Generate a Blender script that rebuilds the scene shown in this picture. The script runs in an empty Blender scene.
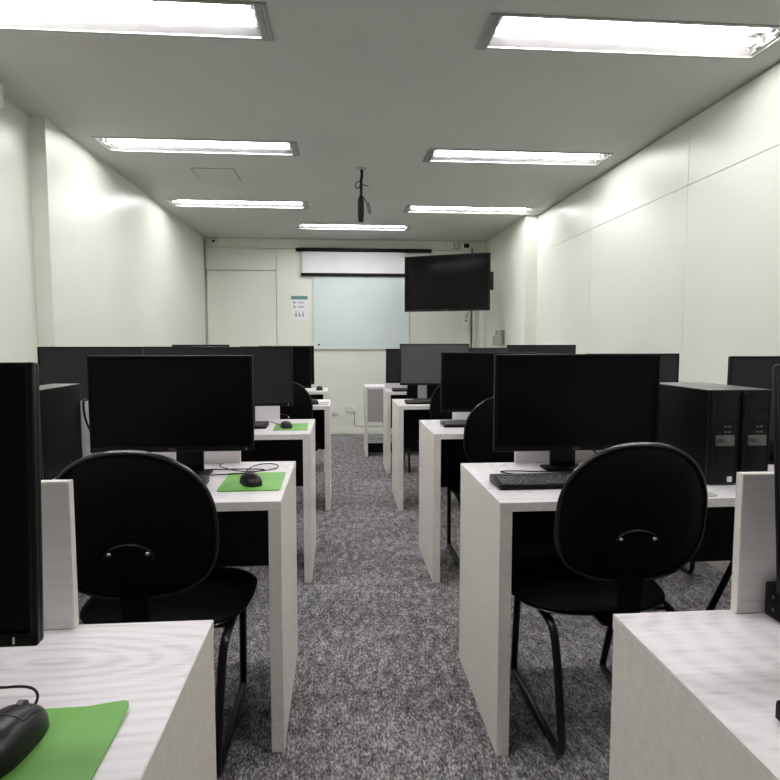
import bpy, bmesh, math, random
from mathutils import Vector, Matrix
random.seed(4)
sc = bpy.context.scene
COL = sc.collection

# ------------------------------------------------------------------ materials
def new_mat(name):
    m = bpy.data.materials.new(name); m.use_nodes = True
    nt = m.node_tree
    return m, nt, nt.nodes['Principled BSDF']

def N(nt, kind, **kw):
    n = nt.nodes.new(kind)
    for k, v in kw.items(): setattr(n, k, v)
    return n

def ramp(nt, fac, stops):
    r = N(nt, 'ShaderNodeValToRGB')
    el = r.color_ramp.elements
    while len(el) < len(stops): el.new(0.5)
    for e, (p, c) in zip(el, stops):
        e.position = p; e.color = (*c, 1)
    nt.links.new(fac, r.inputs['Fac'])
    return r.outputs['Color']

def coords(nt, scale=(1, 1, 1), rot=(0, 0, 0), kind='Object'):
    t = N(nt, 'ShaderNodeTexCoord'); mp = N(nt, 'ShaderNodeMapping')
    mp.inputs['Scale'].default_value = scale; mp.inputs['Rotation'].default_value = rot
    nt.links.new(t.outputs[kind], mp.inputs['Vector'])
    return mp.outputs['Vector']

def noise(nt, vec, scale, detail=3, rough=0.5, dist=0.0):
    n = N(nt, 'ShaderNodeTexNoise')
    n.inputs['Scale'].default_value = scale; n.inputs['Detail'].default_value = detail
    n.inputs['Roughness'].default_value = rough; n.inputs['Distortion'].default_value = dist
    if vec is not None: nt.links.new(vec, n.inputs['Vector'])
    return n.outputs['Fac']

def bump(nt, bsdf, h, strength, dist=0.002):
    b = N(nt, 'ShaderNodeBump')
    b.inputs['Strength'].default_value = strength; b.inputs['Distance'].default_value = dist
    nt.links.new(h, b.inputs['Height']); nt.links.new(b.outputs['Normal'], bsdf.inputs['Normal'])

def plain(name, col, rough=0.5, metal=0.0, var=0.06, scale=30, spec=0.5, bmp=0.0):
    m, nt, b = new_mat(name)
    f = noise(nt, coords(nt), scale, 2)
    lo = tuple(max(0, c * (1 - var)) for c in col); hi = tuple(min(1, c * (1 + var)) for c in col)
    nt.links.new(ramp(nt, f, [(0.3, lo), (0.7, hi)]), b.inputs['Base Color'])
    b.inputs['Roughness'].default_value = rough; b.inputs['Metallic'].default_value = metal
    b.inputs['Specular IOR Level'].default_value = spec
    if bmp: bump(nt, b, noise(nt, coords(nt), scale * 8, 2), bmp, 0.001)
    return m

def emis(name, col, strength):
    m, nt, b = new_mat(name)
    b.inputs['Base Color'].default_value = (0.9, 0.9, 0.9, 1)
    b.inputs['Emission Color'].default_value = (*col, 1)
    b.inputs['Emission Strength'].default_value = strength
    return m

def wood(name, light, dark, mid, ring=0.17):
    m, nt, b = new_mat(name)
    v = coords(nt, (1.15, 3.2, 3.2))
    v.node.inputs['Location'].default_value = (-.67, -.58, 0)
    w = N(nt, 'ShaderNodeTexWave', wave_type='RINGS', rings_direction='Z', wave_profile='SIN')
    w.inputs['Scale'].default_value = 5.0; w.inputs['Distortion'].default_value = 4.0
    w.inputs['Detail'].default_value = 3; w.inputs['Detail Scale'].default_value = 1.2
    nt.links.new(v, w.inputs['Vector'])
    f = noise(nt, coords(nt, (4.5, 120, 120)), 1.0, 4, 0.6, 0.4)
    f2 = noise(nt, coords(nt, (1.2, 6, 6)), 1.5, 2)
    mx = N(nt, 'ShaderNodeMath', operation='MULTIPLY_ADD')
    nt.links.new(w.outputs['Fac'], mx.inputs[0]); mx.inputs[1].default_value = ring
    m2 = N(nt, 'ShaderNodeMath', operation='MULTIPLY'); nt.links.new(f, m2.inputs[0]); m2.inputs[1].default_value = 0.75
    nt.links.new(m2.outputs[0], mx.inputs[2])
    m3 = N(nt, 'ShaderNodeMath', operation='MULTIPLY_ADD'); nt.links.new(f2, m3.inputs[0]); m3.inputs[1].default_value = 0.25
    nt.links.new(mx.outputs[0], m3.inputs[2])
    nt.links.new(ramp(nt, m3.outputs[0], [(0.30, light), (0.62, mid), (0.92, dark)]), b.inputs['Base Color'])
    b.inputs['Roughness'].default_value = 0.42; b.inputs['Specular IOR Level'].default_value = 0.35
    bump(nt, b, f, 0.08, 0.001)
    return m

def paint(name, col, rough, var=0.03):
    m, nt, b = new_mat(name)
    f = noise(nt, coords(nt), 1.3, 3)
    lo = tuple(c * (1 - var) for c in col); hi = tuple(min(1, c * (1 + var)) for c in col)
    nt.links.new(ramp(nt, f, [(0.3, lo), (0.7, hi)]), b.inputs['Base Color'])
    b.inputs['Roughness'].default_value = rough; b.inputs['Specular IOR Level'].default_value = 0.38
    bump(nt, b, noise(nt, coords(nt), 3.0, 2), 0.10, 0.01)
    return m

def carpet():
    m, nt, b = new_mat('carpet_tweed')
    v = coords(nt, (1, 0.42, 1))
    f1 = noise(nt, v, 145, 3, 0.7, 0.6)
    f2 = noise(nt, v, 30, 3, 0.6, 0.3)
    f3 = noise(nt, coords(nt), 1.6, 3)
    a = N(nt, 'ShaderNodeMath', operation='MULTIPLY_ADD'); nt.links.new(f2, a.inputs[0]); a.inputs[1].default_value = 0.45; nt.links.new(f1, a.inputs[2])
    a2 = N(nt, 'ShaderNodeMath', operation='MULTIPLY_ADD'); nt.links.new(f3, a2.inputs[0]); a2.inputs[1].default_value = 0.14; nt.links.new(a.outputs[0], a2.inputs[2])
    c = ramp(nt, a2.outputs[0], [(0.56, (0.030, 0.028, 0.030)), (0.74, (0.125, 0.120, 0.122)), (0.80, (0.19, 0.183, 0.185)), (0.98, (0.52, 0.51, 0.515))])
    nt.links.new(c, b.inputs['Base Color'])
    b.inputs['Roughness'].default_value = 1.0; b.inputs['Specular IOR Level'].default_value = 0.1
    bump(nt, b, f1, 0.8, 0.006)
    return m

M = dict(
    wall=paint('cream_green_paint', (0.75, 0.772, 0.692), 0.37),
    ceil=paint('ceiling_paint', (0.515, 0.518, 0.493), 0.9),
    carpet=carpet(),
    top=wood('pale_woodgrain', (0.93, 0.895, 0.915), (0.55, 0.50, 0.515), (0.83, 0.79, 0.805)),
    upstand=wood('grey_woodgrain', (0.93, 0.895, 0.915), (0.55, 0.50, 0.515), (0.83, 0.79, 0.805), 0.0),
    front=wood('painted_shade_front_board', (0.55, 0.515, 0.525), (0.36, 0.33, 0.335), (0.47, 0.44, 0.445), 0.0),  # shading on the table's front panel put into a darker colour
    edge=plain('beige_laminate', (0.81, 0.775, 0.725), 0.5, var=0.05, scale=60),
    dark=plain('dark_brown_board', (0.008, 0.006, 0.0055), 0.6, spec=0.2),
    black=plain('black_plastic', (0.004, 0.004, 0.0045), 0.35, spec=0.16),
    blackm=plain('black_matte_plastic', (0.005, 0.005, 0.005), 0.55, spec=0.15),
    rim=plain('black_gloss_rim', (0.006, 0.006, 0.006), 0.25, spec=0.55),
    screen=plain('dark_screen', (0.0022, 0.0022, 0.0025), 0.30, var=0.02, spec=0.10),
    screen_sheen=plain('dark_screen_painted_sheen', (0.009, 0.009, 0.0105), 0.45, var=0.02, spec=0.35),  # faint room reflection put into a lighter base colour than the near screens
    screen_reflect=plain('screen_painted_reflection', (0.055, 0.055, 0.060), 0.5, var=0.02, spec=0.5),  # ceiling reflection painted on as an even grey albedo
    mouse=plain('mouse_plastic', (0.007, 0.007, 0.007), 0.36, spec=0.3),
    tvscreen=plain('tv_screen', (0.0035, 0.0035, 0.003), 0.12, var=0.02, spec=0.09),
    vinyl=plain('black_vinyl', (0.0035, 0.0035, 0.0035), 0.5, var=0.2, scale=80, spec=0.05, bmp=0.1),
    shell=plain('black_shell', (0.0025, 0.0025, 0.0025), 0.55, var=0.2, scale=200, spec=0.08, bmp=0.15),
    tube=plain('black_enamel_tube', (0.004, 0.004, 0.004), 0.3, spec=0.4),
    chrome=plain('chrome', (0.6, 0.6, 0.6), 0.2, 1.0),
    silver=plain('silver_plastic', (0.42, 0.41, 0.41), 0.4),
    badge=plain('grey_badge', (0.11, 0.11, 0.105), 0.4),
    towertop=plain('tower_top_painted_sheen', (0.09, 0.09, 0.09), 0.33, spec=0.9),  # gloss on the case's top face put into a lighter base colour
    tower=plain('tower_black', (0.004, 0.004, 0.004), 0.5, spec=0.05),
    white=plain('white_plastic', (0.80, 0.80, 0.76), 0.4, var=0.02),
    green=plain('green_mat', (0.135, 0.37, 0.06), 0.55, var=0.22, scale=6),
    greymat=plain('grey_mat', (0.45, 0.47, 0.43), 0.6),
    key=plain('key_plastic', (0.060, 0.060, 0.061), 0.45),
    metal=plain('grey_metal', (0.36, 0.36, 0.34), 0.4, 0.3),
    reflector=plain('aluminium_reflector', (0.80, 0.78, 0.79), 0.20, 0.93, var=0.01),
    cover=plain('grey_cover', (0.30, 0.30, 0.28), 0.5),
    lamp=emis('fluorescent_tube', (1.0, 0.985, 1.0), 45.0),
    fabric=plain('projection_fabric', (0.80, 0.79, 0.80), 0.8, var=0.03, scale=4),
    glass=plain('pale_glass_board', (0.66, 0.735, 0.725), 0.03, var=0.02, scale=2, spec=0.5),
    teal=plain('teal_print', (0.10, 0.22, 0.21), 0.6),
    paper=plain('white_paper', (0.78, 0.79, 0.80), 0.7, var=0.02),
    ink=plain('grey_ink', (0.30, 0.30, 0.34), 0.7),
    base=plain('cream_skirting', (0.80, 0.81, 0.72), 0.4, var=0.03),
    door=paint('door_paint', (0.735, 0.757, 0.672), 0.34),
    acrylic=plain('clear_acrylic', (0.50, 0.47, 0.40), 0.15, spec=0.6),
    brownpaper=plain('printed_leaflet', (0.42, 0.38, 0.32), 0.6),
    led=plain('pale_mark', (0.75, 0.78, 0.85), 0.5),
    blackgap=plain('shadow_gap_board', (0.05, 0.05, 0.045), 0.9),
)

# ------------------------------------------------------------------ mesh builder
class MB:
    def __init__(self): self.bm = bmesh.new()
    def box(self, lo, hi, bev=0.0, seg=2, mat=None):
        lo, hi = Vector(lo), Vector(hi)
        r = bmesh.ops.create_cube(self.bm, size=1.0)
        vs = r['verts']; c = (lo + hi) / 2; s = hi - lo
        for v in vs: v.co = Vector((v.co.x * s.x, v.co.y * s.y, v.co.z * s.z)) + c
        if bev:
            es = list({e for v in vs for e in v.link_edges})
            r = bmesh.ops.bevel(self.bm, geom=es, offset=bev, segments=seg, affect='EDGES', profile=0.5)
            vs = list({v for f in r['faces'] for v in f.verts} | {v for v in vs if v.is_valid})
        if mat is not None:
            for v in vs: v.co = mat @ v.co
        return self
    def cyl(self, p0, p1, r0, r1=None, seg=20):
        r1 = r0 if r1 is None else r1
        p0, p1 = Vector(p0), Vector(p1); d = p1 - p0
        q = d.to_track_quat('Z', 'Y').to_matrix().to_4x4()
        bmesh.ops.create_cone(self.bm, cap_ends=True, segments=seg, radius1=r0, radius2=r1, depth=d.length,
                              matrix=Matrix.Translation((p0 + p1) / 2) @ q)
        return self
    def sphere(self, c, r, s=(1, 1, 1)):
        bmesh.ops.create_uvsphere(self.bm, u_segments=20, v_segments=12, radius=r,
                                  matrix=Matrix.Translation(c) @ Matrix.Diagonal((*s, 1)))
        return self
    def tube(self, pts, r, seg=10, smooth=0, closed=False):
        pts = [Vector(p) for p in pts]
        for _ in range(smooth):           # Chaikin
            q = [pts[0]]
            for a, b in zip(pts, pts[1:]):
                q += [a * 0.75 + b * 0.25, a * 0.25 + b * 0.75]
            q.append(pts[-1]); pts = q
        n = len(pts); rings = []
        up = None
        for i, p in enumerate(pts):
            t = (pts[min(i + 1, n - 1)] - pts[max(i - 1, 0)]).normalized()
            if up is None:
                up = Vector((0, 0, 1)) if abs(t.z) < 0.9 else Vector((1, 0, 0))
            s = t.cross(up).normalized(); up = s.cross(t).normalized()
            rings.append([self.bm.verts.new(p + (s * math.cos(a) + up * math.sin(a)) * r)
                          for a in [2 * math.pi * k / seg for k in range(seg)]])
        for A, B in zip(rings, rings[1:]):
            for k in range(seg):
                self.bm.faces.new((A[k], A[(k + 1) % seg], B[(k + 1) % seg], B[k]))
        self.bm.faces.new(rings[0][::-1]); self.bm.faces.new(rings[-1])
        return self
    def lathe(self, prof, c=(0, 0, 0), seg=24):
        c = Vector(c); rings = []
        for r, z in prof:
            rings.append([self.bm.verts.new(c + Vector((r * math.cos(a), r * math.sin(a), z)))
                          for a in [2 * math.pi * k / seg for k in range(seg)]])
        for A, B in zip(rings, rings[1:]):
            for k in range(seg):
                self.bm.faces.new((A[k], A[(k + 1) % seg], B[(k + 1) % seg], B[k]))
        self.bm.faces.new(rings[0][::-1]); self.bm.faces.new(rings[-1])
        return self
    def poly(self, pts, ext):
        """prism: polygon pts extruded by vector ext"""
        ext = Vector(ext)
        a = [self.bm.verts.new(Vector(p)) for p in pts]; b = [self.bm.verts.new(Vector(p) + ext) for p in pts]
        n = len(a)
        self.bm.faces.new(a[::-1]); self.bm.faces.new(b)
        for k in range(n): self.bm.faces.new((a[k], a[(k + 1) % n], b[(k + 1) % n], b[k]))
        return self
    def pad(self, outline, front, back, fmap, nseg=48, nr=9):
        """closed cushion: outline(t)->(u,v); front(r,u,v), back(r,u,v) heights; fmap(u,v,h)->xyz"""
        rs = [math.sin(0.5 * math.pi * k / nr) for k in range(nr + 1)]
        sheets = []
        ts = [2 * math.pi * k / nseg for k in range(nseg)]
        rim = []
        for t in ts:
            u, v = outline(t); rim.append((u, v))
        rimv = [self.bm.verts.new(fmap(u, v, 0)) for u, v in rim]
        cu = sum(p[0] for p in rim) / nseg; cv = sum(p[1] for p in rim) / nseg
        for sgn, fn in ((1, front), (-1, back)):
            c = self.bm.verts.new(fmap(cu, cv, sgn * fn(0, cu, cv)))
            prev = None
            for k in range(1, nr + 1):
                if k == nr: ring = rimv
                else:
                    ring = []
                    for (u, v) in rim:
                        uu = cu + (u - cu) * rs[k]; vv = cv + (v - cv) * rs[k]
                        ring.append(self.bm.verts.new(fmap(uu, vv, sgn * fn(rs[k], uu, vv))))
                for i in range(nseg):
                    j = (i + 1) % nseg
                    if prev is None: self.bm.faces.new((c, ring[i], ring[j]))
                    else: self.bm.faces.new((prev[i], ring[i], ring[j], prev[j]))
                prev = ring
        return self
    def build(self, name, mat, parent=None, ang=0.6):
        bmesh.ops.recalc_face_normals(self.bm, faces=self.bm.faces)
        me = bpy.data.meshes.new(name); self.bm.to_mesh(me); self.bm.free()
        me.shade_smooth(); me.set_sharp_from_angle(angle=ang)
        me.materials.append(mat)
        o = bpy.data.objects.new(name, me); COL.objects.link(o)
        if parent is not None: o.parent = parent
        return o

def tag(o, label=None, cat=None, group=None, kind=None):
    if label: o['label'] = label
    if cat: o['category'] = cat
    if group: o['group'] = group
    if kind: o['kind'] = kind
    return o

def thing(name, label, cat, loc=(0, 0, 0), rz=0.0, group=None):
    o = bpy.data.objects.new(name, None); COL.objects.link(o)
    o.empty_display_size = 0.1
    o.location = loc; o.rotation_euler = (0, 0, rz)
    return tag(o, label, cat, group)

def copy_tree(o, parent=None):
    c = o.copy(); COL.objects.link(c)
    if parent is not None: c.parent = parent
    for ch in [x for x in COL.objects if x.parent == o]: copy_tree(ch, c)
    return c

def text_mesh(name, body, size, mat, parent, matrix):
    cu = bpy.data.curves.new(name, 'FONT'); cu.body = body; cu.size = size
    cu.align_x = 'CENTER'; cu.align_y = 'CENTER'; cu.extrude = 0.0004; cu.offset = size * 0.012
    t = bpy.data.objects.new(name, cu); COL.objects.link(t)
    dg = bpy.context.evaluated_depsgraph_get()
    me = bpy.data.meshes.new_from_object(t.evaluated_get(dg))
    bpy.data.objects.remove(t); bpy.data.curves.remove(cu)
    me.materials.clear(); me.materials.append(mat); me.name = name
    o = bpy.data.objects.new(name, me); COL.objects.link(o); o.parent = parent
    o.matrix_local = matrix
    return o

FRONT = Matrix.Rotation(math.pi / 2, 4, 'X')   # text that faces -y

# ------------------------------------------------------------------ room shell
H = 2.54; D = 8.08; YB = -2.0
XL1, XL2, XR, XR2 = -1.813, -1.72, 2.067, 1.94
b = MB(); b.box((-1.95, YB - .1, -.08), (2.2, D + .15, 0)); tag(b.build('floor', M['carpet']), kind='structure')
b = MB(); b.box((-1.98, YB, 0), (XL1, 3.86, H)); b.box((-1.98, 3.86, 0), (XL2, D, H))
tag(b.build('wall_left', M['wall']), kind='structure')
b = MB()
b.box((XR + .02, YB, 0), (2.2, 6.36, H)); b.box((XR2, 6.36, 0), (2.2, D, H))
ys = [YB, -.675, .738, 2.151, 3.565, 4.978, 6.358]
for a, c in zip(ys, ys[1:]):
    for z0, z1 in ((0, 2.146), (2.149, 2.528)):
        b.box((XR, a + .0015, z0), (XR + .021, c - .0015, z1), 0.0015, 1)
tag(b.build('wall_right', M['wall']), kind='structure')
b = MB()
b.box((-1.98, D + .040, 0), (2.2, D + .15, H))
b.box((-1.70, D, 2.423), (XR2, D + .041, H)); b.box((-.811, D, 0), (XR2, D + .041, 2.415))
b.box((-1.70, D, 2.143), (-.815, D + .041, 2.415))
tag(b.build('wall_front', M['wall']), kind='structure')
b = MB(); b.box((-1.98, YB - .1, 0), (2.2, YB, H)); tag(b.build('wall_back', M['wall']), kind='structure')
b = MB(); b.box((-1.692, D - .002, 0.004), (-.821, D + .038, 2.133), 0.002, 1)
tag(b.build('door_1', M['door']), kind='structure')
b = MB(); b.box((-.81, D - .014, 0), (XR2, D, .062), .004); b.box((-.81, D - .010, .062), (XR2, D, .083), .004)
tag(b.build('baseboard_front', M['base']), kind='structure')
b = MB(); b.box((XL1, YB, 0), (XL1 + .014, 3.86, .08), .003); b.box((XL2, 3.86, 0), (XL2 + .014, D, .08), .003)
tag(b.build('baseboard_left', M['base']), kind='structure')
b = MB(); b.box((XR - .014, YB, 0), (XR, 6.36, .08), .003); b.box((XR2 - .014, 6.345, 0), (XR2, D - .014, .08), .003)
tag(b.build('baseboard_right', M['base']), kind='structure')
b = MB()
b.box((1.76, D - .02, .083), (1.80, D, H), .003); b.box((1.86, D - .03, .083), (XR2, D, H), .003)
tag(b.build('trim_1', M['wall']), kind='structure')

# ceiling with openings for the recessed lamps
LW, LD = 1.28, 0.262
lamps = [  # x0, y0, label
    (-1.578, 2.545, 'large recessed fluorescent ceiling light at the top left corner, nearest on the left side'),
    (0.632, 2.545, 'large recessed fluorescent ceiling light at the top right corner, nearest on the right side'),
    (-1.573, 4.215, 'recessed fluorescent ceiling light, second from the front on the left, before the small hatch'),
    (0.630, 4.280, 'recessed fluorescent ceiling light, second from the front on the right, beside the seamed wall panels'),
    (-1.590, 5.950, 'recessed fluorescent ceiling light just past the hatch, third on the left'),
    (0.665, 6.035, 'recessed fluorescent ceiling light near the right wall column, third on the right'),
    (-0.470, 7.050, 'farthest recessed fluorescent ceiling light, centred in front of the projection screen'),
    (-1.578, 0.880, 'recessed fluorescent ceiling light over the nearest left desk, just out of view above'),
    (0.632, 0.880, 'recessed fluorescent ceiling light over the nearest right desk, just out of view above'),
]
hatch = (-1.125, 4.875, -.80, 5.215)
holes = [(x, y, x + LW, y + LD) for x, y, _ in lamps]
xs = sorted({-1.98, 2.2} | {v for h in holes for v in (h[0], h[2])})
yy = sorted({YB - .1, D + .15} | {v for h in holes for v in (h[1], h[3])})
bm = bmesh.new(); vv = {}
def cv(x, y):
    if (x, y) not in vv: vv[(x, y)] = bm.verts.new((x, y, H))
    return vv[(x, y)]
for xa, xb in zip(xs, xs[1:]):
    for ya, yb in zip(yy, yy[1:]):
        mx, my = (xa + xb) / 2, (ya + yb) / 2
        if any(h[0] < mx < h[2] and h[1] < my < h[3] for h in holes): continue
        bm.faces.new((cv(xa, ya), cv(xa, yb), cv(xb, yb), cv(xb, ya)))
ret = bmesh.ops.extrude_face_region(bm, geom=list(bm.faces))
for v in [e for e in ret['geom'] if isinstance(e, bmesh.types.BMVert)]: v.co.z += 0.02
b = MB(); b.bm.free(); b.bm = bm
tag(b.build('ceiling', M['ceil']), kind='structure')

# ceiling lights
def make_lamp(x, y, label, ends):
    t = thing('ceiling_light', label, 'ceiling light', (x + LW / 2, y + LD / 2, H), 0, 'recessed fluorescent ceiling lights')
    w, d = LW / 2 - .001, LD / 2 - .001
    f = MB(); o = .018
    for lo, hi in (((-w - o, -d - o), (w + o, -d)), ((-w - o, d), (w + o, d + o)), ((-w - o, -d), (-w, d)), ((w, -d), (w + o, d))):
        f.box((*lo, -.006), (*hi, 0.0), .001, 1)
    f.build('frame', M['metal'], t)
    r = MB()     # flared white reflector tray, open below
    zt = .060
    P = [(-w, -d, .001), (w, -d, .001), (w, d, .001), (-w, d, .001)]
    Q = [(-w + .002, -d + .035, zt), (w - .002, -d + .035, zt), (w - .002, d - .035, zt), (-w + .002, d - .035, zt)]
    p = [r.bm.verts.new(c) for c in P]; q = [r.bm.verts.new(c) for c in Q]
    r.bm.faces.new(q)
    for k in (0, 2): r.bm.faces.new((p[k], p[(k + 1) % 4], q[(k + 1) % 4], q[k]))
    # centre ridge between the two tubes
    r.poly([(-w + .06, -.022, zt - .001), (-w + .06, .022, zt - .001), (-w + .06, 0, zt - .022)], (2 * w - .12, 0, 0))
    r.build('reflector', M['reflector'], t)
    for s in (-1, 1):
        e = MB()
        e.poly([(s * w, -d, .001), (s * w, d, .001), (s * (w - .002), d - .035, zt), (s * (w - .002), -d + .035, zt)], (s * .001, 0, 0))
        for yy_ in (-.06, .06): e.box((s * w - .03 if s > 0 else -w, yy_ - .016, .004), (w if s > 0 else -w + .03, yy_ + .016, .052), .003, 1)
        e.box((s * w - .012 if s > 0 else -w, -d + .004, .002), (w if s > 0 else -w + .012, d - .004, .012), .002, 1)
        e.build('end_plate', M['metal'], t)
        g = MB(); g.cyl((-w + .035, s * .06, .030), (w - .035, s * .06, .030), .014, seg=16)
        tb = g.build('tube', M['lamp'], t)
        for q_ in (-1, 1):
            cp = MB(); cp.cyl((q_ * (w - .030), s * .06, .030), (q_ * (w - .052), s * .06, .030), .0148, seg=16)
            cp.build('end_cap', M['silver'], tb)
    # ribbed cover over the aisle end of the tray
    c = MB(); xa, xb = (w - .032, w + .018) if ends > 0 else (-w - .018, -w + .032)
    c.box((xa, -d - .018, -.009), (xb, d + .018, -.0062), .001, 1)
    for k in range(3):
        xx = xa + .005 + k * .0155
        c.box((xx, -d - .010, -.0115), (xx + .010, d + .010, -.0085), .001, 1)
    c.build('end_cover', M['cover'], t)
    return t
for x, y, l in lamps: make_lamp(x, y, l, 1 if x < -.2 else -1)

# ceiling hatch
t = thing('ceiling_hatch', 'small square access hatch flush in the ceiling between two left lights', 'hatch', ((hatch[0] + hatch[2]) / 2, (hatch[1] + hatch[3]) / 2, H))
hw, hd = (hatch[2] - hatch[0]) / 2, (hatch[3] - hatch[1]) / 2
b = MB(); b.box((-hw + .005, -hd + .005, -.0035), (hw - .005, hd - .005, 0), .001, 1); b.build('panel', M['ceil'], t)
b = MB()
for lo, hi in (((-hw, -hd), (hw, -hd + .004)), ((-hw, hd - .004), (hw, hd)), ((-hw, -hd), (-hw + .004, hd)), ((hw - .004, -hd), (hw, hd))):
    b.box((*lo, -.002), (*hi, 0))
b.build('frame', M['blackgap'], t)

# ------------------------------------------------------------------ desks
DT = 0.745
SC = 0.962            # the desk group is laid out from the eye point, then set to its real size
B = 1.22 / SC - 1.22
def make_desk(x0, x1, y0, y1, side, label, inset=0.215, group='pale wood computer desks', panel=True):
    xc, yc = (x0 + x1) / 2, (y0 + y1) / 2
    t = thing('computer_desk', label, 'desk', (xc, yc, -B), 0, group)
    DT = 0.745 + B
    hx, hy = (x1 - x0) / 2, (y1 - y0) / 2
    b = MB(); b.box((-hx, -hy, DT - .027), (hx, hy, DT), .0012, 1)
    dt = b.build('desktop', M['top'], t)
    e = MB()   # edge banding
    e.box((-hx - .0006, -hy - .0006, DT - .0274), (hx + .0006, -hy + .0002, DT - .001))
    e.box((-hx - .0006, hy - .0002, DT - .0274), (hx + .0006, hy + .0006, DT - .001))
    for s in (-1, 1): e.box((s * hx - .0006, -hy, DT - .0274), (s * hx + .0006, hy, DT - .001))
    e.build('edge_band', M['edge'], dt)
    for s in (-1, 1):
        b = MB(); xa = s * hx - (.038 if s > 0 else 0)
        b.box((xa, -hy + .001, 0.002), (xa + .038, hy - .001, DT - .0275), .001, 1)
        b.build('side_panel', M['edge'], t)
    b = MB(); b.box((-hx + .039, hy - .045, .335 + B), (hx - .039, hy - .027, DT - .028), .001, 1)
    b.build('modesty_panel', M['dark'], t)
    if panel:
        b = MB()
        lo, hi = (-hx, hx - inset) if side < 0 else (-hx + inset, hx)
        b.box((lo, hy - .019, DT + .0005), (hi, hy - .001, DT + .248), .0015, 1)
        up = b.build('back_panel', M['upstand'], t)
        b = MB(); ed = hi if side < 0 else lo
        b.box((ed - .0006, hy - .0185, DT + .001), (ed + .0006, hy - .0015, DT + .2475))
        b.box((lo, hy - .0185, DT + .2475), (hi, hy - .0015, DT + .2485))
        b.build('edge_band', M['edge'], up)
    return t
GL = 'left row desks'; GR = 'right row desks'
desks = [
    (-1.850, -.220, .42, 1.038, -1, 'nearest left desk with green mouse pad in the bottom left corner', .222, GL),
    (-1.850, -.180, 1.822, 2.443, -1, 'second left desk from the camera, green mouse pad and looped mouse cord on it', .215, GL),
    (-1.850, -.157, 3.163, 3.785, -1, 'third left desk from the camera, small green mouse pad at its corner', .215, GL),
    (-1.785, -.080, 4.555, 5.085, -1, 'fourth left desk from the camera, black mouse on a grey pad at its corner', .30, GL),
    (-1.785, -.125, 5.900, 6.380, -1, 'farthest left desk, partly hidden, small black mouse at its corner', .30, GL),
    (.475, 2.130, .41, 1.004, 1, 'nearest right desk in the bottom right corner with a bare pale corner', .215, GR),
    (.470, 2.130, 1.749, 2.347, 1, 'second right desk from the camera, black keyboard and two black towers on it', .215, GR),
    (.480, 2.130, 3.108, 3.690, 1, 'third right desk from the camera, keyboard in front of a pale upright panel', .205, GR),
    (.431, 2.130, 4.512, 5.078, 1, 'fourth right desk from the camera, under the grey monitor on a silver stand', None, GR),
    (.440, 2.130, 5.790, 6.270, 1, 'farthest right student desk, just before the table by the front wall', .015, GR),
]
for x0, x1, y0, y1, s, l, ins, g in desks:
    make_desk(x0, x1, y0, y1, s, l, ins or 0, g, ins is not None)

# table by the front wall
t = thing('front_table', 'pale table with front panel greyed as if shaded near the front wall, at the end of the aisle', 'table', (.86, 6.64, 0))
b = MB(); b.box((-.60, -.22, .722), (.60, .22, .75), .002, 1); b.build('tabletop', M['top'], t)
for s in (-1, 1):
    b = MB(); b.box((s * .60 - (.028 if s > 0 else 0), -.215, .002), (s * .60 + (.028 if s < 0 else 0), .215, .7215), .001, 1)
    b.build('side_panel', M['edge'], t)
b = MB(); b.box((-.571, -.20, .375), (.571, -.182, .7215), .001, 1); b.build('modesty_panel', M['front'], t)
b = MB(); b.box((-.571, -.05, .02), (.571, -.03, .12), .001, 1); b.build('foot_rail', M['dark'], t)

# ------------------------------------------------------------------ monitors
def make_monitor(x0, x1, z0, z1, y, label, tilt=0.0, rz=0.0, detail=True, stand='black', grey=False, neckdx=0.0, sy=None):
    w, h = x1 - x0, z1 - z0
    xc, zc = (x0 + x1) / 2, (z0 + z1) / 2
    t = thing('monitor', label, 'monitor', (xc, y, DT + .0015), rz, 'black flat computer monitors')
    R = Matrix.Translation((0, 0, zc - DT)) @ Matrix.Rotation(-tilt, 4, 'X')
    hw, hh = w / 2, h / 2
    b = MB()
    bz, ch = .008, .017
    b.box((-hw, 0, -hh), (hw, .014, hh), .004, 2)
    for v in b.bm.verts: pass
    b.box((-hw + .03, .012, -hh + .03), (hw - .03, .036, hh - .03), .012, 2)
    # raised bezel
    b.box((-hw, -.006, -hh), (-hw + bz, .004, hh), .0025, 2); b.box((hw - bz, -.006, -hh), (hw, .004, hh), .0025, 2)
    b.box((-hw, -.006, hh - bz), (hw, .004, hh), .0025, 2); b.box((-hw, -.006, -hh), (hw, .004, -hh + ch), .0025, 2)
    hs = b.build('housing', M['black'], t); hs.matrix_local = R
    b = MB(); b.box((-hw + bz - .001, -.0015, -hh + ch - .001), (hw - bz + .001, .001, hh - bz + .001))
    s = b.build('screen', M['screen_reflect'] if grey == 2 else M['screen_sheen'] if grey else M['screen'], t); s.matrix_local = R
    if detail:
        text_mesh('logo', 'DELL', .012, M['badge'], hs, Matrix.Translation((0, -.0066, -hh + ch / 2)) @ FRONT)
        b = MB(); b.box((hw - .0265, -.0068, -hh + .004), (hw - .0240, -.0055, -hh + .012), .0005, 1)
        b.build('power_light', M['led'], hs)
    sm = M['silver'] if stand == 'silver' else M['black']
    b = MB(); nw = .048 if stand == 'black' else .037
    top = zc - DT
    b.box((neckdx - nw, .100, .012), (neckdx + nw, .118, top + .02), .004, 2)
    b.box((neckdx - nw * .8, .034, top - .05), (neckdx + nw * .8, .110, top + .03), .004, 2)
    b.build('stand_neck', sm, t)
    b = MB(); b.box((neckdx - .075, .060, 0), (neckdx + .075, .145, .010), .005, 2)
    b.build('stand_base', M['blackm'], t)
    return t
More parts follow.
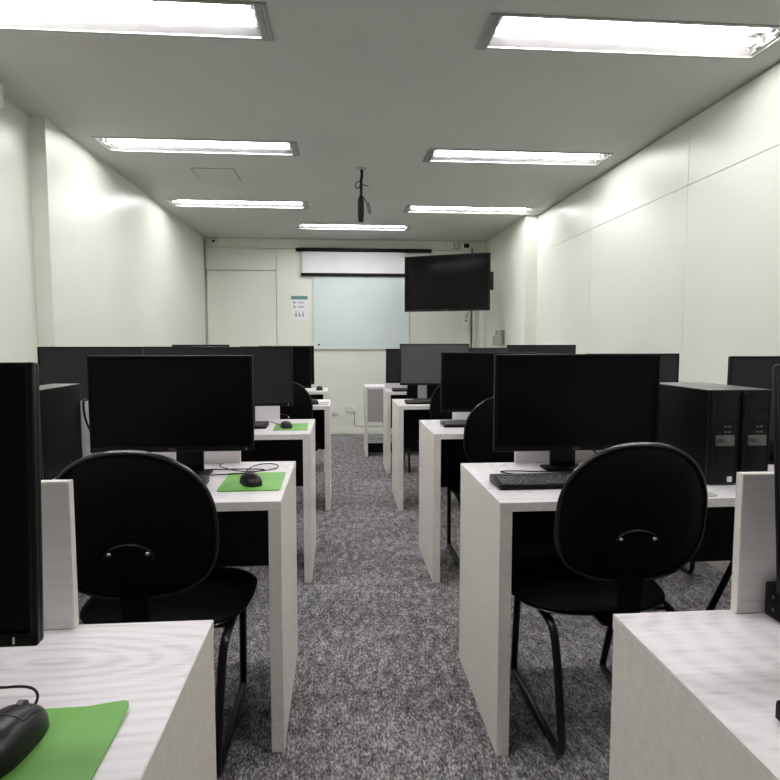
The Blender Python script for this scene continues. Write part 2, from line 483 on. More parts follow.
monitors = [
    (-.905, -.345, .873, 1.196, .715, 'large black monitor at the left edge, on the nearest left desk', .055, 0, True, 'black', False, 0),
    (-.842, -.298, .845, 1.173, 2.12, 'black monitor on the second left desk behind the empty black chair', 0, 0, True, 'black', False, 0.03),
    (-.820, -.267, .859, 1.192, 3.48, 'black monitor on the third left desk above the small green pad', 0, 0, True, 'black', True, 0),
    (-1.640, -1.085, .860, 1.193, 3.48, 'monitor with dark reflection-grey screen near the left wall, rising behind the left computer tower', 0, 0, True, 'black', True, 0),
    (-.765, -.225, .860, 1.186, 4.80, 'black monitor on the fourth left desk, its top just above the nearer ones', 0, 0, False, 'black', False, 0),
    (-1.500, -.950, .860, 1.184, 4.80, 'black monitor near the left wall on the fourth left desk', 0, 0, False, 'black', True, 0),
    (-.801, -.256, .800, 1.181, 6.10, 'black monitor on the farthest left desk, right edge beside the whiteboard corner', 0, 0, False, 'black', False, 0),
    (-1.623, -1.078, .860, 1.193, 6.10, 'black monitor near the left wall on the farthest left desk, below the door', 0, 0, False, 'black', True, 0),
    (.615, 1.175, .862, 1.188, .80, 'black monitor cut off by the right edge, on the nearest right desk', .10, 0, True, 'black', False, 0),
    (.538, 1.138, .833, 1.176, 2.10, 'large black monitor with small logo above the black keyboard, second right desk', 0, 0, True, 'black', False, -.01),
    (1.440, 2.00, .833, 1.166, 2.16, 'black monitor near the right wall, rising behind the two computer towers', 0, 0, True, 'black', True, 0),
    (.569, 1.130, .820, 1.160, 3.43, 'black monitor on the third right desk, left of the largest right monitor', 0, 0, True, 'black', False, -.01),
    (1.415, 1.973, .820, 1.152, 3.43, 'dark monitor near the right wall peeking out right of the large logo monitor', 0, 0, True, 'black', True, 0),
    (.475, 1.034, .875, 1.204, 4.85, 'monitor with reflection-grey screen on a silver stand, fourth right desk', .05, 0, False, 'silver', 2, -.085),
    (1.341, 1.911, .870, 1.196, 4.85, 'dark monitor by the right wall, under the leaflet holder and farther back', 0, 0, False, 'black', True, 0),
    (.449, 1.000, .815, 1.153, 6.00, 'narrow visible black monitor on the farthest right desk, left of the grey one', 0, 0, False, 'black', True, 0),
    (1.110, 1.664, .830, 1.161, 6.00, 'dark far monitor below the television, right of the grey silver-stand monitor', 0, 0, False, 'black', True, 0),
]
for a in monitors: make_monitor(*a[:6], tilt=a[6], rz=a[7], detail=a[8], stand=a[9], grey=a[10], neckdx=a[11])

# ------------------------------------------------------------------ computer towers
def make_tower(x0, y0, w, d, h, label, rz=0.0, sticker=False):
    t = thing('computer_tower', label, 'computer tower', (x0 + w / 2, y0 + d / 2, DT + .0015), rz, 'black computer towers')
    hw, hd = w / 2, d / 2
    b = MB(); b.box((-hw, -hd + .012, .004), (hw, hd, h - .002), .002, 2)
    for sx in (-1, 1):
        for sy in (-1, 1): b.box((sx * (hw - .02) - .01, sy * (hd - .04) - .015, 0), (sx * (hw - .02) + .01, sy * (hd - .04) + .015, .005))
    b.build('case', M['tower'], t)
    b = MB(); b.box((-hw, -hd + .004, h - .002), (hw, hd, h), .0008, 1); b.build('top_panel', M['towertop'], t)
    fp = MB(); fp.box((-hw, -hd, .003), (hw, -hd + .0125, h - .0005), .003, 2)
    fp.box((-hw + .004, -hd - .002, .01), (-hw + .016, -hd + .002, h - .01), .001, 1)     # raised ribs
    fp.box((hw - .008, -hd - .002, .01), (hw - .003, -hd + .002, h - .01), .001, 1)
    f = fp.build('front_panel', M['black'], t)
    b = MB(); b.box((-.018, -hd - .003, h - .105), (.028, -hd, h - .100), .0005, 1)
    b.box((-.030, -hd - .0015, h - .075), (.036, -hd, h - .055), .001, 1); b.build('disc_drive', M['blackm'], f)
    for i, (px, pz) in enumerate(((.004, h - .122), (.018, h - .122), (.004, h - .140), (.018, h - .140))):
        b = MB(); b.box((px - .005, -hd - .0012, pz - .0025), (px + .005, -hd + .001, pz + .0025), .0008, 1); b.build('port', M['badge'], f)
    b = MB(); b.box((-.030, -hd - .004, h - .186), (.036, -hd, h - .150), .003, 2); bd = b.build('badge_plate', M['badge'], f)
    text_mesh('logo', 'DELL', .015, M['black'], bd, Matrix.Translation((-.012, -hd - .0043, h - .168)) @ FRONT)
    b = MB()
    for r in range(5):
        for c in range(6):
            x = -.036 + c * .014 + (r % 2) * .004; z = .045 + r * .018
            b.box((x - .004, -hd - .0008, z - .005), (x + .004, -hd + .001, z + .005), .001, 1)
    b.build('vent', M['blackm'], f)
    if sticker:
        b = MB(); b.box((.016, -hd - .0025, .010), (.033, -hd, .028), .0005, 1); b.build('sticker', M['led'], f)
    # sockets at the rear
    b = MB(); b.box((-hw + .01, hd - .001, h - .06), (hw - .01, hd + .004, h - .03), .002, 1); b.build('rear_socket', M['badge'], t)
    return t
make_tower(-1.082, 2.075, .100, .322, .317, 'black computer tower beside the left edge monitor, on the second left desk', 0.0)
make_tower(1.203, 1.905, .108, .375, .317, 'left one of two black towers side by side, with a small white sticker', 0.02, True)
make_tower(1.318, 1.905, .100, .375, .317, 'right one of two black towers side by side, partly behind a pale panel', 0.02)

# ------------------------------------------------------------------ chairs
def make_chair(label, dx=0.0):
    t = thing('office_chair', label, 'chair', (0, 0, 0), 0, 'black sled base office chairs')
    # seat
    def so(hw, hd, n):
        def f(a):
            c, s = math.cos(a), math.sin(a)
            return (hw * math.copysign(abs(c) ** (2 / n), c) * (1 + .06 * s), hd * math.copysign(abs(s) ** (2 / n), s))
        return f
    b = MB()
    b.pad(so(.246, .228, 3.0), lambda r, u, v:   .042 * (1 - r ** 7), lambda r, u, v: .014 * (1 - r ** 8),
          lambda u, v, h: (u + dx, v - .005, .446 + h - (.035 * max(0, v - .12) / .1 if v > .12 else 0)), 56, 9)
    b.build('seat', M['vinyl'], t)
    b = MB()
    b.pad(so(.240, .224, 3.0), lambda r, u, v: .004, lambda r, u, v: .032 * (1 - r ** 5),
          lambda u, v, h: (u + dx, v - .005, .434 + h - (.035 * max(0, v - .12) / .1 if v > .12 else 0)), 56, 9)
    b.build('seat_shell', M['rim'], t)
    # backrest
    zc, yc, tl = .772, -.375, .13
    def bo(hw, hz):
        def f(a):
            c, s = math.cos(a), math.sin(a)
            n = 2.25 if s > 0 else 2.9
            u = hw * math.copysign(abs(c) ** (2 / n), c); v = hz * (math.copysign(abs(s) ** (2 / n), s) * 1.0)
            w_ = (v / hz + 1) / 2
            return (u * (1 - .05 * w_ ** 2), v)
        return f
    def bmap(off):
        def f(u, v, h):
            y = off + h + .55 * u * u - tl * v + .25 * max(0, -v - .02) ** 2
            return (u + dx, yc + y, zc + v)
        return f
    b = MB(); b.pad(bo(.200, .184), lambda r, u, v: .040 * (1 - r ** 6), lambda r, u, v: .004, bmap(.004), 64, 9)
    b.build('backrest', M['vinyl'], t)
    b = MB(); b.pad(bo(.2025, .1865), lambda r, u, v: .004, lambda r, u, v: .022 * (1 - r ** 5), bmap(-.002), 64, 9)
    sh = b.build('back_shell', M['shell'], t)
    b = MB()
    pts = [bmap(-.003)(*bo(.2035, .1875)(2 * math.pi * k / 72), 0) for k in range(73)]
    b.tube(pts, .0062, 10); b.build('edge_piping', M['rim'], sh)
    # arched slot of the back bracket with two screws
    def sy(x, z, off):   # outer surface of the shell at (x, z)
        v = z - zc; r = min(1, math.hypot(x / .2025, v / .1865))
        return yc - .002 - .022 * (1 - r ** 5) + .55 * x * x - tl * v + .25 * max(0, -v - .02) ** 2 - off
    b = MB(); arc = []
    for k in range(17):
        a = math.pi * (1 - k / 16); x = .058 * math.cos(a); z = .694 + .040 * math.sin(a) ** .9
        arc.append((x + dx, sy(x, z, .001), z))
    b.tube(arc, .0030, 8); b.build('slot_rim', M['rim'], sh)
    b = MB()
    for k in range(1):
        b.pad(lambda a: (.052 * math.cos(a), .034 * math.sin(a) if math.sin(a) > 0 else .045 * math.sin(a)),
              lambda r, u, v: .003, lambda r, u, v: .003 * (1 - r ** 6), lambda u, v, h: (u + dx, sy(u, .694 + v, 0) + h, .694 + v), 32, 5)
    b.build('bracket_cover', M['shell'], sh)
    for s in (-1, 1):
        b = MB(); b.sphere((s * .045 + dx, sy(s * .045, .710, .003), .710), .0055, (1, .6, 1)); b.build('screw', M['chrome'], sh)
    # support bar seat -> back
    b = MB()
    pr = [(-.02, .424), (-.26, .424), (-.325, .445), (-.350, .50), (-.362, .60), (-.372, .68)]
    hwid = .032
    for (y0, z0), (y1, z1) in zip(pr, pr[1:]):
        d = Vector((0, y1 - y0, z1 - z0)).normalized(); n = Vector((0, -d.z, d.y)) * .004
        a0 = Vector((-hwid + dx, y0, z0)); a1 = Vector((-hwid + dx, y1, z1))
        b.poly([a0 - n, a1 - n, a1 + n, a0 + n], (2 * hwid, 0, 0))
    b.build('back_support', M['shell'], t)
    # sled frame
    r = .0125
    for s in (-1, 1):
        b = MB()
        b.tube([(s * .195, .10, .412), (s * .190, .13, .400), (s * .185, .150, .36), (s * .170, .235, .045), (s * .168, .238, .0135),
                (s * .166, .205, .0135), (s * .166, -.165, .0135), (s * .166, -.236, .0135), (s * .168, -.246, .085),
                (s * .185, -.225, .36), (s * .190, -.205, .400), (s * .195, -.15, .412), (s * .195, .10, .412)], r, 12, 2)
        b.build('sled_leg', M['tube'], t)
    for y in (-.13, .08):
        b = MB(); b.box((-.195, y - .016, .400), (.195, y + .016, .418), .004, 1); b.build('crossbar', M['tube'], t)
    return t
chair_spots = [
    (.800, 1.885, 0.0, 'black sled-base chair in the right foreground, pushed to the second right desk'),
    (-.515, 1.875, .01, 'black sled-base chair in the left foreground, pushed to the second left desk'),
    (.808, 3.29, 0, 'black sled-base chair at the third right desk, behind the largest right monitor'),
    (1.655, 3.21, 0, 'black chair under the third right desk by the wall, only its runner showing'),
    (.838, 4.635, 0, 'black sled-base chair at the fourth right desk, left rim beside the monitor'),
    (.800, 5.790, 0, 'farthest right black chair, sled legs seen under the fourth right desk'),
    (-.395, 4.545, 0, 'black chair at the fourth left desk, seat corner seen beyond nearer chair'),
]
proto = None
for x, y, a, l in chair_spots:
    if x == .800 and y < 2: c = make_chair(l, -.034)
    elif proto is None: proto = c = make_chair(l)
    else: c = copy_tree(proto)
    c['label'] = l
    c.location = (x, y, 0.0005); c.rotation_euler = (0, 0, a)

# ------------------------------------------------------------------ keyboards
def make_keyboard(x0, y0, label, w=.445, d=.135, rz=0.0, keys=False, cord=None):
    t = thing('keyboard', label, 'keyboard', (x0 + w / 2, y0 + d / 2, DT + .001), rz, 'black keyboards')
    hw, hd = w / 2, d / 2
    b = MB()
    b.poly([(-hw, -hd, 0), (-hw, -hd, .013), (-hw, hd * .55, .020), (-hw, hd, .026), (-hw, hd, 0)], (w, 0, 0))
    bmesh.ops.bevel(b.bm, geom=list(b.bm.edges), offset=.003, segments=2, affect='EDGES')
    body = b.build('body', M['black'], t)
    def zt(y): return .0135 + (y + hd) / (1.55 * hd) * .007
    cells = []
    u = .0188; yrow = [-hd + .018 + k * .0186 for k in range(5)] + [-hd + .018 + 5 * .0186 + .006]
    x0k = -hw + .013
    for k, row in enumerate(([1.25, 1.25, 1.25, 5.9, 1.25, 1.25, 1.25, 1.25], [2.2] + [1] * 10 + [2.45], [1.75] + [1] * 11 + [2.2],
                             [1.5] + [1] * 12 + [1.45], [1] * 13 + [1.95], [1] * 13)):
        x = x0k
        for wd in row:
            cells.append((x, yrow[k], wd * u)); x += wd * u + (.0035 if k == 5 and wd == 1 else 0) * .6
    for k in (0, 3, 4):
        for j in range(3): cells.append((x0k + 15.25 * u + j * u, yrow[k], u))
    cells.append((x0k + 16.25 * u, yrow[1], u))
    for k in range(4):
        for j in range(4 if k else 3): cells.append((x0k + 18.5 * u + j * u, yrow[k], u))
    cells = [c for c in cells if c[0] + c[2] < hw - .004][:100]
    if keys:
        for (x, y, wd) in cells:
            b = MB(); z = zt(y)
            b.box((x + .001, y - .0082, z - .003), (x + wd - .001, y + .0082, z + .0045), .0014, 1)
            b.build('key', M['key'], body)
    else:
        b = MB()
        for (x, y, wd) in cells:
            z = zt(y); b.box((x + .001, y - .0082, z - .003), (x + wd - .001, y + .0082, z + .0045))
        b.build('keypad', M['key'], body)
    if cord:
        b = MB(); b.tube(cord, .0022, 6, 3); b.build('cord', M['blackm'], t)
    return t
make_keyboard(.506, 1.895, 'black keyboard with clear keys on the second right desk, in front of the chair', keys=True,
              cord=[(-.02, .06, .012), (-.03, .10, .006), (-.14, .17, .004), (-.155, .20, .004), (-.10, .205, .004), (.06, .17, .004), (.20, .16, .004)])
make_keyboard(.543, .562, 'black keyboard at the right edge on the nearest right desk, only a corner showing')
make_keyboard(-.890, 1.960, 'black keyboard on the second left desk, mostly hidden by the chair',
              cord=[(.0, .06, .012), (.05, .12, .006), (.30, .17, .004), (.36, .20, .004), (.40, .24, .004), (.30, .255, .004), (.1, .25, .004)])
make_keyboard(-.850, 3.37, 'black keyboard on the third left desk, right end showing below the monitor')
make_keyboard(.572, 3.335, 'black keyboard at the third right desk, in front of the pale upright panel')
make_keyboard(.500, 4.615, 'black keyboard on the fourth right desk under the silver stand')
make_keyboard(.500, 5.815, 'farthest right black keyboard, a dark sliver on the far desk')

# ------------------------------------------------------------------ mouse pads and mice
def make_pad(x0, y0, w, d, label, mat, rz=0.0, curl=False):
    xc, yc = x0 + w / 2, y0 + d / 2
    b = MB(); r = .012; pts = []
    for (cx, cy, a0) in ((w / 2 - r, d / 2 - r, 0), (-w / 2 + r, d / 2 - r, 90), (-w / 2 + r, -d / 2 + r, 180), (w / 2 - r, -d / 2 + r, 270)):
        for k in range(6):
            a = math.radians(a0 + 18 * k); pts.append((cx + r * math.cos(a), cy + r * math.sin(a), .0008))
    b.poly(pts, (0, 0, .0024))
    if curl:
        bmesh.ops.triangulate(b.bm, faces=[f for f in b.bm.faces if len(f.verts) > 4])
        bmesh.ops.subdivide_edges(b.bm, edges=list(b.bm.edges), cuts=3, use_grid_fill=True)
        for v in b.bm.verts:
            q = max(0, (v.co.x / (w / 2) + v.co.y / (d / 2)) - 1.55)
            v.co.z += .016 * q
    o = b.build('mouse_pad', mat)
    o.location = (xc, yc, DT); o.rotation_euler = (0, 0, rz)
    return tag(o, label, 'mouse pad', 'mouse pads')
make_pad(-.475, .527, .203, .262, 'large green mouse pad in the bottom left corner, under the nearest mouse', M['green'], 0.02, True)
make_pad(-.397, 1.950, .200, .272, 'green mouse pad on the second left desk, next to the looped cord', M['green'], .02)
make_pad(-.368, 3.300, .185, .270, 'small green mouse pad on the third left desk', M['green'], .03)
make_pad(-.195, 4.640, .105, .22, 'small grey mouse pad on the fourth left desk', M['greymat'])
make_pad(.955, 1.765, .205, .16, 'flat grey sheet on the second right desk, corner showing right of the chair', M['greymat'])  # thin grey sheet by the front edge of this desk

def make_mouse(x, y, label, rz=0.0, cord=None, s=1.0, z=None):
    t = thing('computer_mouse', label, 'mouse', (x, y, DT + (.0038 if z is None else z)), rz, 'black computer mice')
    hw, hl = .031 * s, .057 * s
    def top(u, v, g=0.0):
        e = min(1, (abs(u) / hw) ** 2.6 + (abs(v) / hl) ** 3.0)
        return (.030 * s + .006 * s * math.cos((v + .012 * s) / hl * 1.4)) * (1 - e) ** .42 + g
    def ol(a):
        c, sn = math.cos(a), math.sin(a); n = 2.7
        return (hw * math.copysign(abs(c) ** (2 / n), c) * (1 - .05 * math.cos(2 * a) * 0), hl * math.copysign(abs(sn) ** (2 / n), sn))
    b = MB()
    b.pad(ol, lambda r, u, v: top(u, v), lambda r, u, v: 0.0005, lambda u, v, h: (u, v, max(0, h)), 48, 10)
    body = b.build('body', M['mouse'], t, 1.2)
    for sx, nm in ((-1, 'left_button'), (1, 'right_button')):
        b = MB(); nu, nv = 7, 10; g = []
        for j in range(nv + 1):
            row = []
            for i in range(nu + 1):
                u = sx * (.0012 * s + (hw * .66) * i / nu); v = .004 * s + hl * .78 * j / nv * (1 - .10 * (i / nu) ** 2)
                row.append(b.bm.verts.new((u, v, top(u, v, .0007 * s))))
            g.append(row)
        for j in range(nv):
            for i in range(nu): b.bm.faces.new((g[j][i], g[j][i + 1], g[j + 1][i + 1], g[j + 1][i]))
        r_ = bmesh.ops.extrude_face_region(b.bm, geom=list(b.bm.faces))
        for e in r_['geom']:
            if isinstance(e, bmesh.types.BMVert): e.co.z -= .003 * s
        b.build(nm, M['mouse'], body, 1.2)
    b = MB(); zt = top(0, .034 * s)
    b.cyl((-.0035 * s, .034 * s, zt - .003 * s), (.0035 * s, .034 * s, zt - .003 * s), .0075 * s, seg=20)
    b.build('scroll_wheel', M['key'], body)
    if cord:
        b = MB(); b.tube(cord, .0018, 8, 3); b.build('cord', M['blackm'], t)
    return t
make_mouse(-.392, .708, 'large black mouse on the green pad in the bottom left corner', -.10,
           [(.0, .054, .012), (0, .075, .022), (-.03, .10, .020), (-.09, .11, .008), (-.20, .16, .002), (-.30, .22, .002)], 1.10)
make_mouse(-.300, 2.045, 'black mouse with looping cord on the green pad of the second left desk', .45,
           [(0, .054, .010), (0, .08, .006), (.03, .16, .002), (.08, .26, .002), (.15, .30, .002), (.19, .25, .002), (.16, .18, .002), (.08, .16, .002), (.02, .20, .002), (.0, .26, .002), (-.02, .33, .002), (.0, .36, .004)])
make_mouse(-.300, 3.400, 'black mouse on the small green pad of the third left desk', .25,
           [(0, .054, .010), (0, .08, .004), (-.03, .16, .0), (-.05, .28, .0)])
make_mouse(-.200, 4.700, 'black mouse on the fourth left desk', .2, None, 1.05, .0015)
make_mouse(-.205, 6.090, 'smallest black mouse on the farthest left desk', 0, None, 1.1, .0015)

# ------------------------------------------------------------------ loose cables and small devices on the desks
b = MB()
b.tube([(.86, 2.24, 1.0), (.90, 2.22, .90), (.95, 2.20, .80), (1.02, 2.20, .760), (1.10, 2.23, .752), (1.17, 2.26, .752)], .004, 8, 2)
tag(b.build('monitor_cable', M['blackm']), 'black cable hanging behind the large logo monitor down to the second right desk', 'cable')
b = MB()
b.tube([(-.98, 2.47, .97), (-.98, 2.445, 1.002), (-.977, 2.41, .998), (-.975, 2.405, .96), (-.970, 2.408, .92), (-.950, 2.408, .87), (-.945, 2.408, .81), (-.945, 2.408, .77), (-.92, 2.40, .752), (-.80, 2.38, .751)], .004, 8, 2)
tag(b.build('monitor_cable', M['blackm']), 'black cable dropping between the left tower and its monitor', 'cable')
t = thing('network_switch', 'small black box with status lights at the right edge, behind the nearest right monitor', 'network box', (.852, .963, DT + .001))
b = MB(); b.box((-.115, -.020, 0), (.115, .020, .058), .004, 2); b.build('case', M['black'], t)
for zz in (.014, .036):
    b = MB(); b.box((-.1162, -.006, zz), (-.1148, -.001, zz + .005)); b.build('status_light', M['badge'], t)
t = thing('wall_adapter', 'small grey device beside the right computer tower on the second right desk', 'adapter', (1.455, 2.02, DT + .001))
b = MB(); b.box((-.03, -.02, 0), (.03, .02, .075), .008, 2); b.build('body', M['silver'], t)
b = MB(); b.cyl((-.015, 0, .074), (-.015, 0, .11), .012); b.build('plug', M['blackm'], t)
b = MB(); b.tube([(1.565, 2.165, .69), (1.56, 2.13, .62), (1.454, 2.10, .407), (1.275, 2.10, .05), (1.25, 2.09, .016), (1.20, 2.06, .015)], .0115, 12, 2)
tag(b.build('cable_sleeve', M['blackm']), 'thick black cable sleeve slanting from under the towers desk down to the carpet', 'cable')
t = thing('power_strip', 'white power strip end on the carpet by the right wall, behind the slanting cable sleeve', 'power strip', (2.025, 2.80, .001), math.pi / 2)
b = MB(); b.box((-.15, -.03, 0), (.15, .03, .045), .006, 2); b.build('body', M['white'], t)
for k in range(4):
    b = MB(); b.cyl((-.11 + k * .07, 0, .0445), (-.11 + k * .07, 0, .0465), .02); b.build('socket', M['badge'], t)

# ------------------------------------------------------------------ front wall fittings
yw = D
t = thing('whiteboard', 'large pale glass whiteboard on the front wall below the projection screen', 'whiteboard', (.285, yw, 1.125))
b = MB(); b.box((-.627, -.026, 0), (.627, -.016, .945), .0015, 1); b.build('glass_panel', M['glass'], t)
for sx in (-.56, .56):
    for sz in (.06, .885):
        b = MB(); b.cyl((sx, -.030, sz), (sx, -.001, sz), .013); b.build('standoff', M['white'] if sz > .5 else M['blackm'], t)
t = thing('projection_screen', 'pull-down projection screen mostly rolled up in black casing on front wall', 'projection screen', (.32, yw - .04, 2.40))
b = MB(); b.box((-.855, -.034, -.022), (.855, .034, .026), .012, 3); b.build('casing', M['black'], t)
for s in (-1, 1):
    b = MB(); b.cyl((s * .855, 0, .002), (s * .880, 0, .002), .027, .018); b.build('end_cap', M['blackm'], t)
b = MB(); b.box((-.80, -.012, -.30), (.535, -.0095, -.015)); b.build('fabric', M['fabric'], t)
b = MB(); b.box((-.815, -.020, -.332), (.550, -.002, -.292), .006, 2); br = b.build('bottom_bar', M['blackm'], t)
b = MB(); b.tube([(.02, -.011, -.324), (.02, -.013, -.342), (.045, -.013, -.342), (.045, -.011, -.324)], .004, 6); b.build('pull_handle', M['blackm'], br)
for sx in (-.7, .7):
    b = MB(); b.box((sx - .015, .0, -.01), (sx + .015, .039, .02)); b.build('wall_bracket', M['blackm'], t)

t = thing('notice_poster', 'white notice sheet with teal header on the wall left of the whiteboard', 'poster', (-.522, yw - .001, 1.660))
b = MB(); b.box((-.108, -.002, -.155), (.108, 0, .155)); sh = b.build('sheet', M['paper'], t)
b = MB(); b.box((-.107, -.003, .110), (.107, -.0018, .155)); b.build('header', M['teal'], t)
for k, z in enumerate((.070, .015)):
    b = MB(); b.cyl((-.066, -.003, z), (-.066, -.0018, z), .016); b.build('pictogram', M['ink'], sh)
    b = MB(); b.box((-.028, -.003, z + .003), (.07, -.0018, z + .011)); b.box((-.024, -.003, z - .010), (.062, -.0018, z - .003)); b.build('text_line', M['ink'], sh)
for k in range(3):
    x = -.045 + k * .045
    b = MB(); b.cyl((x, -.003, -.050), (x, -.0018, -.050), .008); b.box((x - .012, -.003, -.112), (x + .012, -.0018, -.075)); b.box((x - .007, -.003, -.075), (x + .007, -.0018, -.060))
    b.build('pictogram', M['ink'], sh)

for x, z, w, h, l in ((.140, .345, .130, .092, 'white wall socket plate with cable, low on front wall at the aisle end'),
                      (-.085, .345, .095, .150, 'tall white wall plate beside the farthest left desk')):
    t = thing('wall_socket', l, 'wall socket', (x, yw, z))
    b = MB(); b.box((-w / 2, -.022, -h / 2), (w / 2, 0, h / 2), .005, 2); b.build('plate', M['white'], t)
    if w > .1:
        b = MB(); b.box((-.022, -.0245, -.016), (.022, -.021, .016), .002, 1)
        b.build('outlet', M['paper'], t)
        b = MB(); b.cyl((-.008, -.026, 0), (-.008, -.024, 0), .003); b.cyl((.008, -.026, 0), (.008, -.024, 0), .003); b.build('pin_hole', M['ink'], t)
b = MB(); b.tube([(.185, yw - .008, .30), (.186, yw - .008, .14), (.190, yw - .012, .118), (.25, yw - .016, .108), (.60, yw - .018, .105), (1.2, yw - .018, .105)], .006, 8, 2)
tag(b.build('wall_cable', M['metal']), 'grey cable running from the wall socket down along the skirting', 'cable')
b = MB(); b.tube([(.44, 6.475, .40), (.46, 6.47, .34), (.50, 6.48, .28), (.60, 6.50, .25), (.72, 6.50, .30), (.76, 6.47, .40)], .006, 8, 2)
tag(b.build('hanging_cable', M['ink']), 'grey cable looping below the front panel of the front table', 'cable')

# security camera
t = thing('security_camera', 'small white dome security camera in the top left corner of the front wall', 'security camera', (-1.585, yw, 2.497))
b = MB(); b.cyl((0, 0, 0), (0, -.03, 0), .045, .042); b.build('mount', M['white'], t)
b = MB(); b.sphere((0, -.045, -.004), .036); hd_ = b.build('housing', M['white'], t)
b = MB(); b.cyl((0, -.072, -.006), (0, -.085, -.007), .019, .016); b.build('lens', M['black'], hd_)

# TV
ax, ay, bx, by = .762, 7.24, 1.672, 6.80
ang = math.atan2(by - ay, bx - ax); W = math.hypot(bx - ax, by - ay)
t = thing('television', 'black wall television tilted on a ceiling pole in the front right corner', 'television', ((ax + bx) / 2, (ay + by) / 2, 1.575), ang)
b = MB(); hh = .640; wv = W / 2
b.box((-wv, .004, 0), (wv, .045, hh), .006, 2); b.box((-wv + .12, .04, .08), (wv - .12, .075, hh - .12), .015, 2)
b.box((-wv, -.004, hh - .014), (wv, .008, hh), .003, 1); b.box((-wv, -.004, 0), (wv, .008, .020), .003, 1)
b.box((-wv, -.004, 0), (-wv + .013, .008, hh), .003, 1); b.box((wv - .013, -.004, 0), (wv, .008, hh), .003, 1)
hs = b.build('housing', M['black'], t)
b = MB(); b.box((-wv + .012, 0, .019), (wv - .012, .005, hh - .013)); b.build('screen', M['tvscreen'], t)
b = MB(); b.box((-.022, -.006, .006), (.022, -.003, .014), .001, 1); b.build('logo_mark', M['badge'], hs)
b = MB(); b.box((wv - .001, .03, .23), (wv + .024, .10, .43), .004, 2); b.build('speaker_pod', M['blackm'], t)
b = MB(); b.box((-.16, .072, .20), (.16, .088, .46), .004, 2); b.box((-.03, .085, .27), (.03, .20, .38), .004, 2); b.build('bracket', M['tube'], t)
b = MB(); b.tube([(0, .19, .325), (.22, .52, .325), (-.05, 1.06, .325)], .022, 10); b.build('wall_arm', M['tube'], t)
q = Matrix.Translation((-.05, 1.075, .325)) @ Matrix.Rotation(-ang, 4, 'Z')
b = MB(); b.box((-.05, -.03, -.12), (.05, .015, .12), .004, 1, q); b.build('wall_plate', M['tube'], t)
# pieces above the TV on the wall
t = thing('junction_box', 'small box with dark socket at the ceiling above the television', 'junction box', (1.66, yw, 2.47))
b = MB(); b.box((-.055, -.05, -.055), (.055, 0, .055), .006, 2); b.build('body', M['white'], t)
b = MB(); b.box((-.035, -.054, -.02), (.035, -.049, .035), .003, 1); b.build('socket', M['blackm'], t)
b = MB(); b.tube([(1.50, yw - .01, 2.53), (1.505, yw - .02, 2.47), (1.53, yw - .03, 2.42), (1.56, yw - .02, 2.45), (1.565, yw - .01, 2.53)], .007, 8, 2)
tag(b.build('ceiling_cable', M['metal']), 'grey cable loop at the ceiling just left of the small dark-socket box', 'cable')
t = thing('remote_holder', 'small white holder hanging on the front wall below the television', 'remote holder', (1.665, yw, 1.385))
b = MB(); b.box((-.036, -.035, 0), (.036, 0, .150), .008, 2); b.build('case', M['white'], t)
b = MB(); b.cyl((.004, -.038, .115), (.004, -.034, .115), .012); b.build('button', M['blackm'], t)
b = MB(); b.tube([(.004, -.01, .15), (.01, -.01, .19), (.03, -.012, .22)], .005, 6, 1); b.build('strap', M['blackm'], t)
b = MB(); b.cyl((1.742, yw - .012, .20), (1.742, yw - .012, 2.45), .010, seg=12)
tag(b.build('wall_conduit', M['badge']), 'thin dark conduit running down the front wall below the television', 'conduit')

# leaflet holder on the right wall
t = thing('leaflet_holder', 'clear leaflet holder with brown printed sheet on the right wall below television', 'leaflet holder', (XR2, 7.33, 1.180), -math.pi / 2)
b = MB(); b.box((-.22, -.004, 0), (.22, 0, .185), .001, 1); b.box((-.22, -.040, 0), (.22, -.036, .11), .001, 1); b.box((-.22, -.04, 0), (.22, 0, .004)); b.build('tray', M['acrylic'], t)
b = MB(); b.poly([(-.17, -.020, .006), (.05, -.020, .006), (.15, -.014, .18), (-.07, -.014, .18)], (0, -.004, 0)); b.build('leaflet', M['brownpaper'], t)
b = MB(); b.poly([(-.10, -.026, .04), (-.02, -.026, .04), (.02, -.021, .12), (-.06, -.021, .12)], (0, -.002, 0)); b.build('picture', M['paper'], t)

# white box high on the left wall
t = thing('wall_box', 'small white box high on the left wall at the left edge, under the ceiling', 'wall box', (XL1, 3.24, 2.405))
b = MB(); b.box((0, -.13, 0), (.115, .13, .118), .006, 2); b.build('case', M['white'], t)
b = MB(); b.box((.113, -.11, .012), (.119, .11, .106), .003, 1); b.build('cover', M['white'], t)

# ceiling bracket with bundled cables
t = thing('ceiling_bracket', 'black rod hanging from the ceiling with a thick bundled cable end', 'ceiling bracket', (.170, 4.78, H))
b = MB(); b.lathe([(.035, -.012), (.04, -.006), (.04, 0)]); b.build('ceiling_plate', M['metal'], t)
b = MB(); b.tube([(.003, 0, -.008), (.004, 0, -.06), (-.002, 0, -.09), (-.001, 0, -.225)], .011, 10); b.build('rod', M['blackm'], t)
b = MB(); b.lathe([(.008, -.405), (.020, -.400), (.023, -.36), (.025, -.28), (.024, -.24), (.012, -.205), (.006, -.20)], (-.004, 0, 0)); b.build('cable_bundle', M['blackm'], t)
b = MB(); b.tube([(0, 0, -.10), (-.03, -.01, -.105), (-.048, -.01, -.13), (-.040, -.01, -.155), (-.02, 0, -.15), (-.012, 0, -.125), (-.006, 0, -.17)], .0055, 8, 2); b.build('cable_loop', M['badge'], t)
b = MB(); b.tube([(.005, 0, -.12), (.03, 0, -.128), (.055, 0, -.13)], .004, 8, 1); b.build('stub', M['badge'], t)
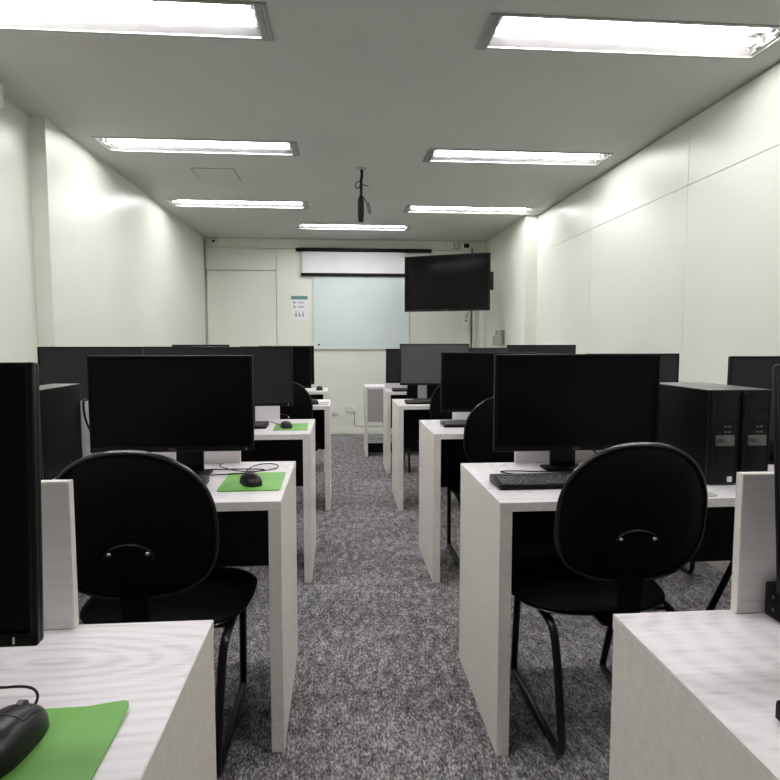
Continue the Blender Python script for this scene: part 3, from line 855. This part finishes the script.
b = MB(); b.tube([(.012, 0, -.21), (.028, 0, -.235), (.040, 0, -.26)], .004, 8, 1); cn = b.build('connector_cord', M['blackm'], t)
b = MB(); b.box((-.014, -.01, -.055), (.014, .01, .03), .004, 2, Matrix.Translation((.054, 0, -.285)) @ Matrix.Rotation(-.25, 4, 'Y')); b.build('connector', M['badge'], cn)

# ------------------------------------------------------------------ true size of the desk group
EYE = Vector((0, 0, 1.22)); kids = {}
for o in COL.objects:
    if o.parent: kids.setdefault(o.parent, []).append(o)
done = set()
def bake(o, root):
    if o.type == 'MESH' and o.data.name not in done:
        done.add(o.data.name); o.data.transform(Matrix.Scale(SC, 4))
    if not root: o.location = o.location * SC
    for c in kids.get(o, []): bake(c, False)
for o in list(COL.objects):
    if o.parent is None and o.get('category') in ('desk', 'monitor', 'computer tower', 'keyboard', 'mouse', 'mouse pad', 'network box', 'adapter') or o.name.startswith('monitor_cable'):
        if o.name.startswith('monitor_cable'):
            o.data.transform(Matrix.Translation(EYE) @ Matrix.Scale(SC, 4) @ Matrix.Translation(-EYE))
        else:
            o.location = EYE + (o.location - EYE) * SC; bake(o, True)

# ------------------------------------------------------------------ camera, view
f = 612.0; yaw_v = Vector((340 - 390, 342 - 390, f)).normalized()     # where the room's depth axis points, in camera axes (x right, y down)
Zc = Vector((0, -yaw_v.z, yaw_v.y)).normalized()
Xc = yaw_v.cross(Zc)
if Xc.x < 0: Xc = -Xc
def tow(c): return Vector((Xc.dot(c), yaw_v.dot(c), Zc.dot(c)))
right, upv, back = tow(Vector((1, 0, 0))), tow(Vector((0, -1, 0))), tow(Vector((0, 0, -1)))
cam = bpy.data.cameras.new('camera'); co = bpy.data.objects.new('camera', cam); COL.objects.link(co)
mw = Matrix((right, upv, back)).transposed().to_4x4(); mw.translation = (0, 0, 1.22)
co.matrix_world = mw
cam.sensor_width = 36; cam.sensor_fit = 'HORIZONTAL'; cam.lens = f / 780 * 36; cam.clip_start = 0.02
sc.camera = co
w = bpy.data.worlds.new('world'); sc.world = w; w.use_nodes = True
w.node_tree.nodes['Background'].inputs['Color'].default_value = (0, 0, 0, 1)
sc.view_settings.view_transform = 'Standard'; sc.view_settings.look = 'None'
sc.view_settings.exposure = 0.0; sc.view_settings.gamma = 1.0; sc.view_settings.use_curve_mapping = False
sc.cycles.max_bounces = 10; sc.cycles.diffuse_bounces = 7; sc.cycles.use_denoising = True
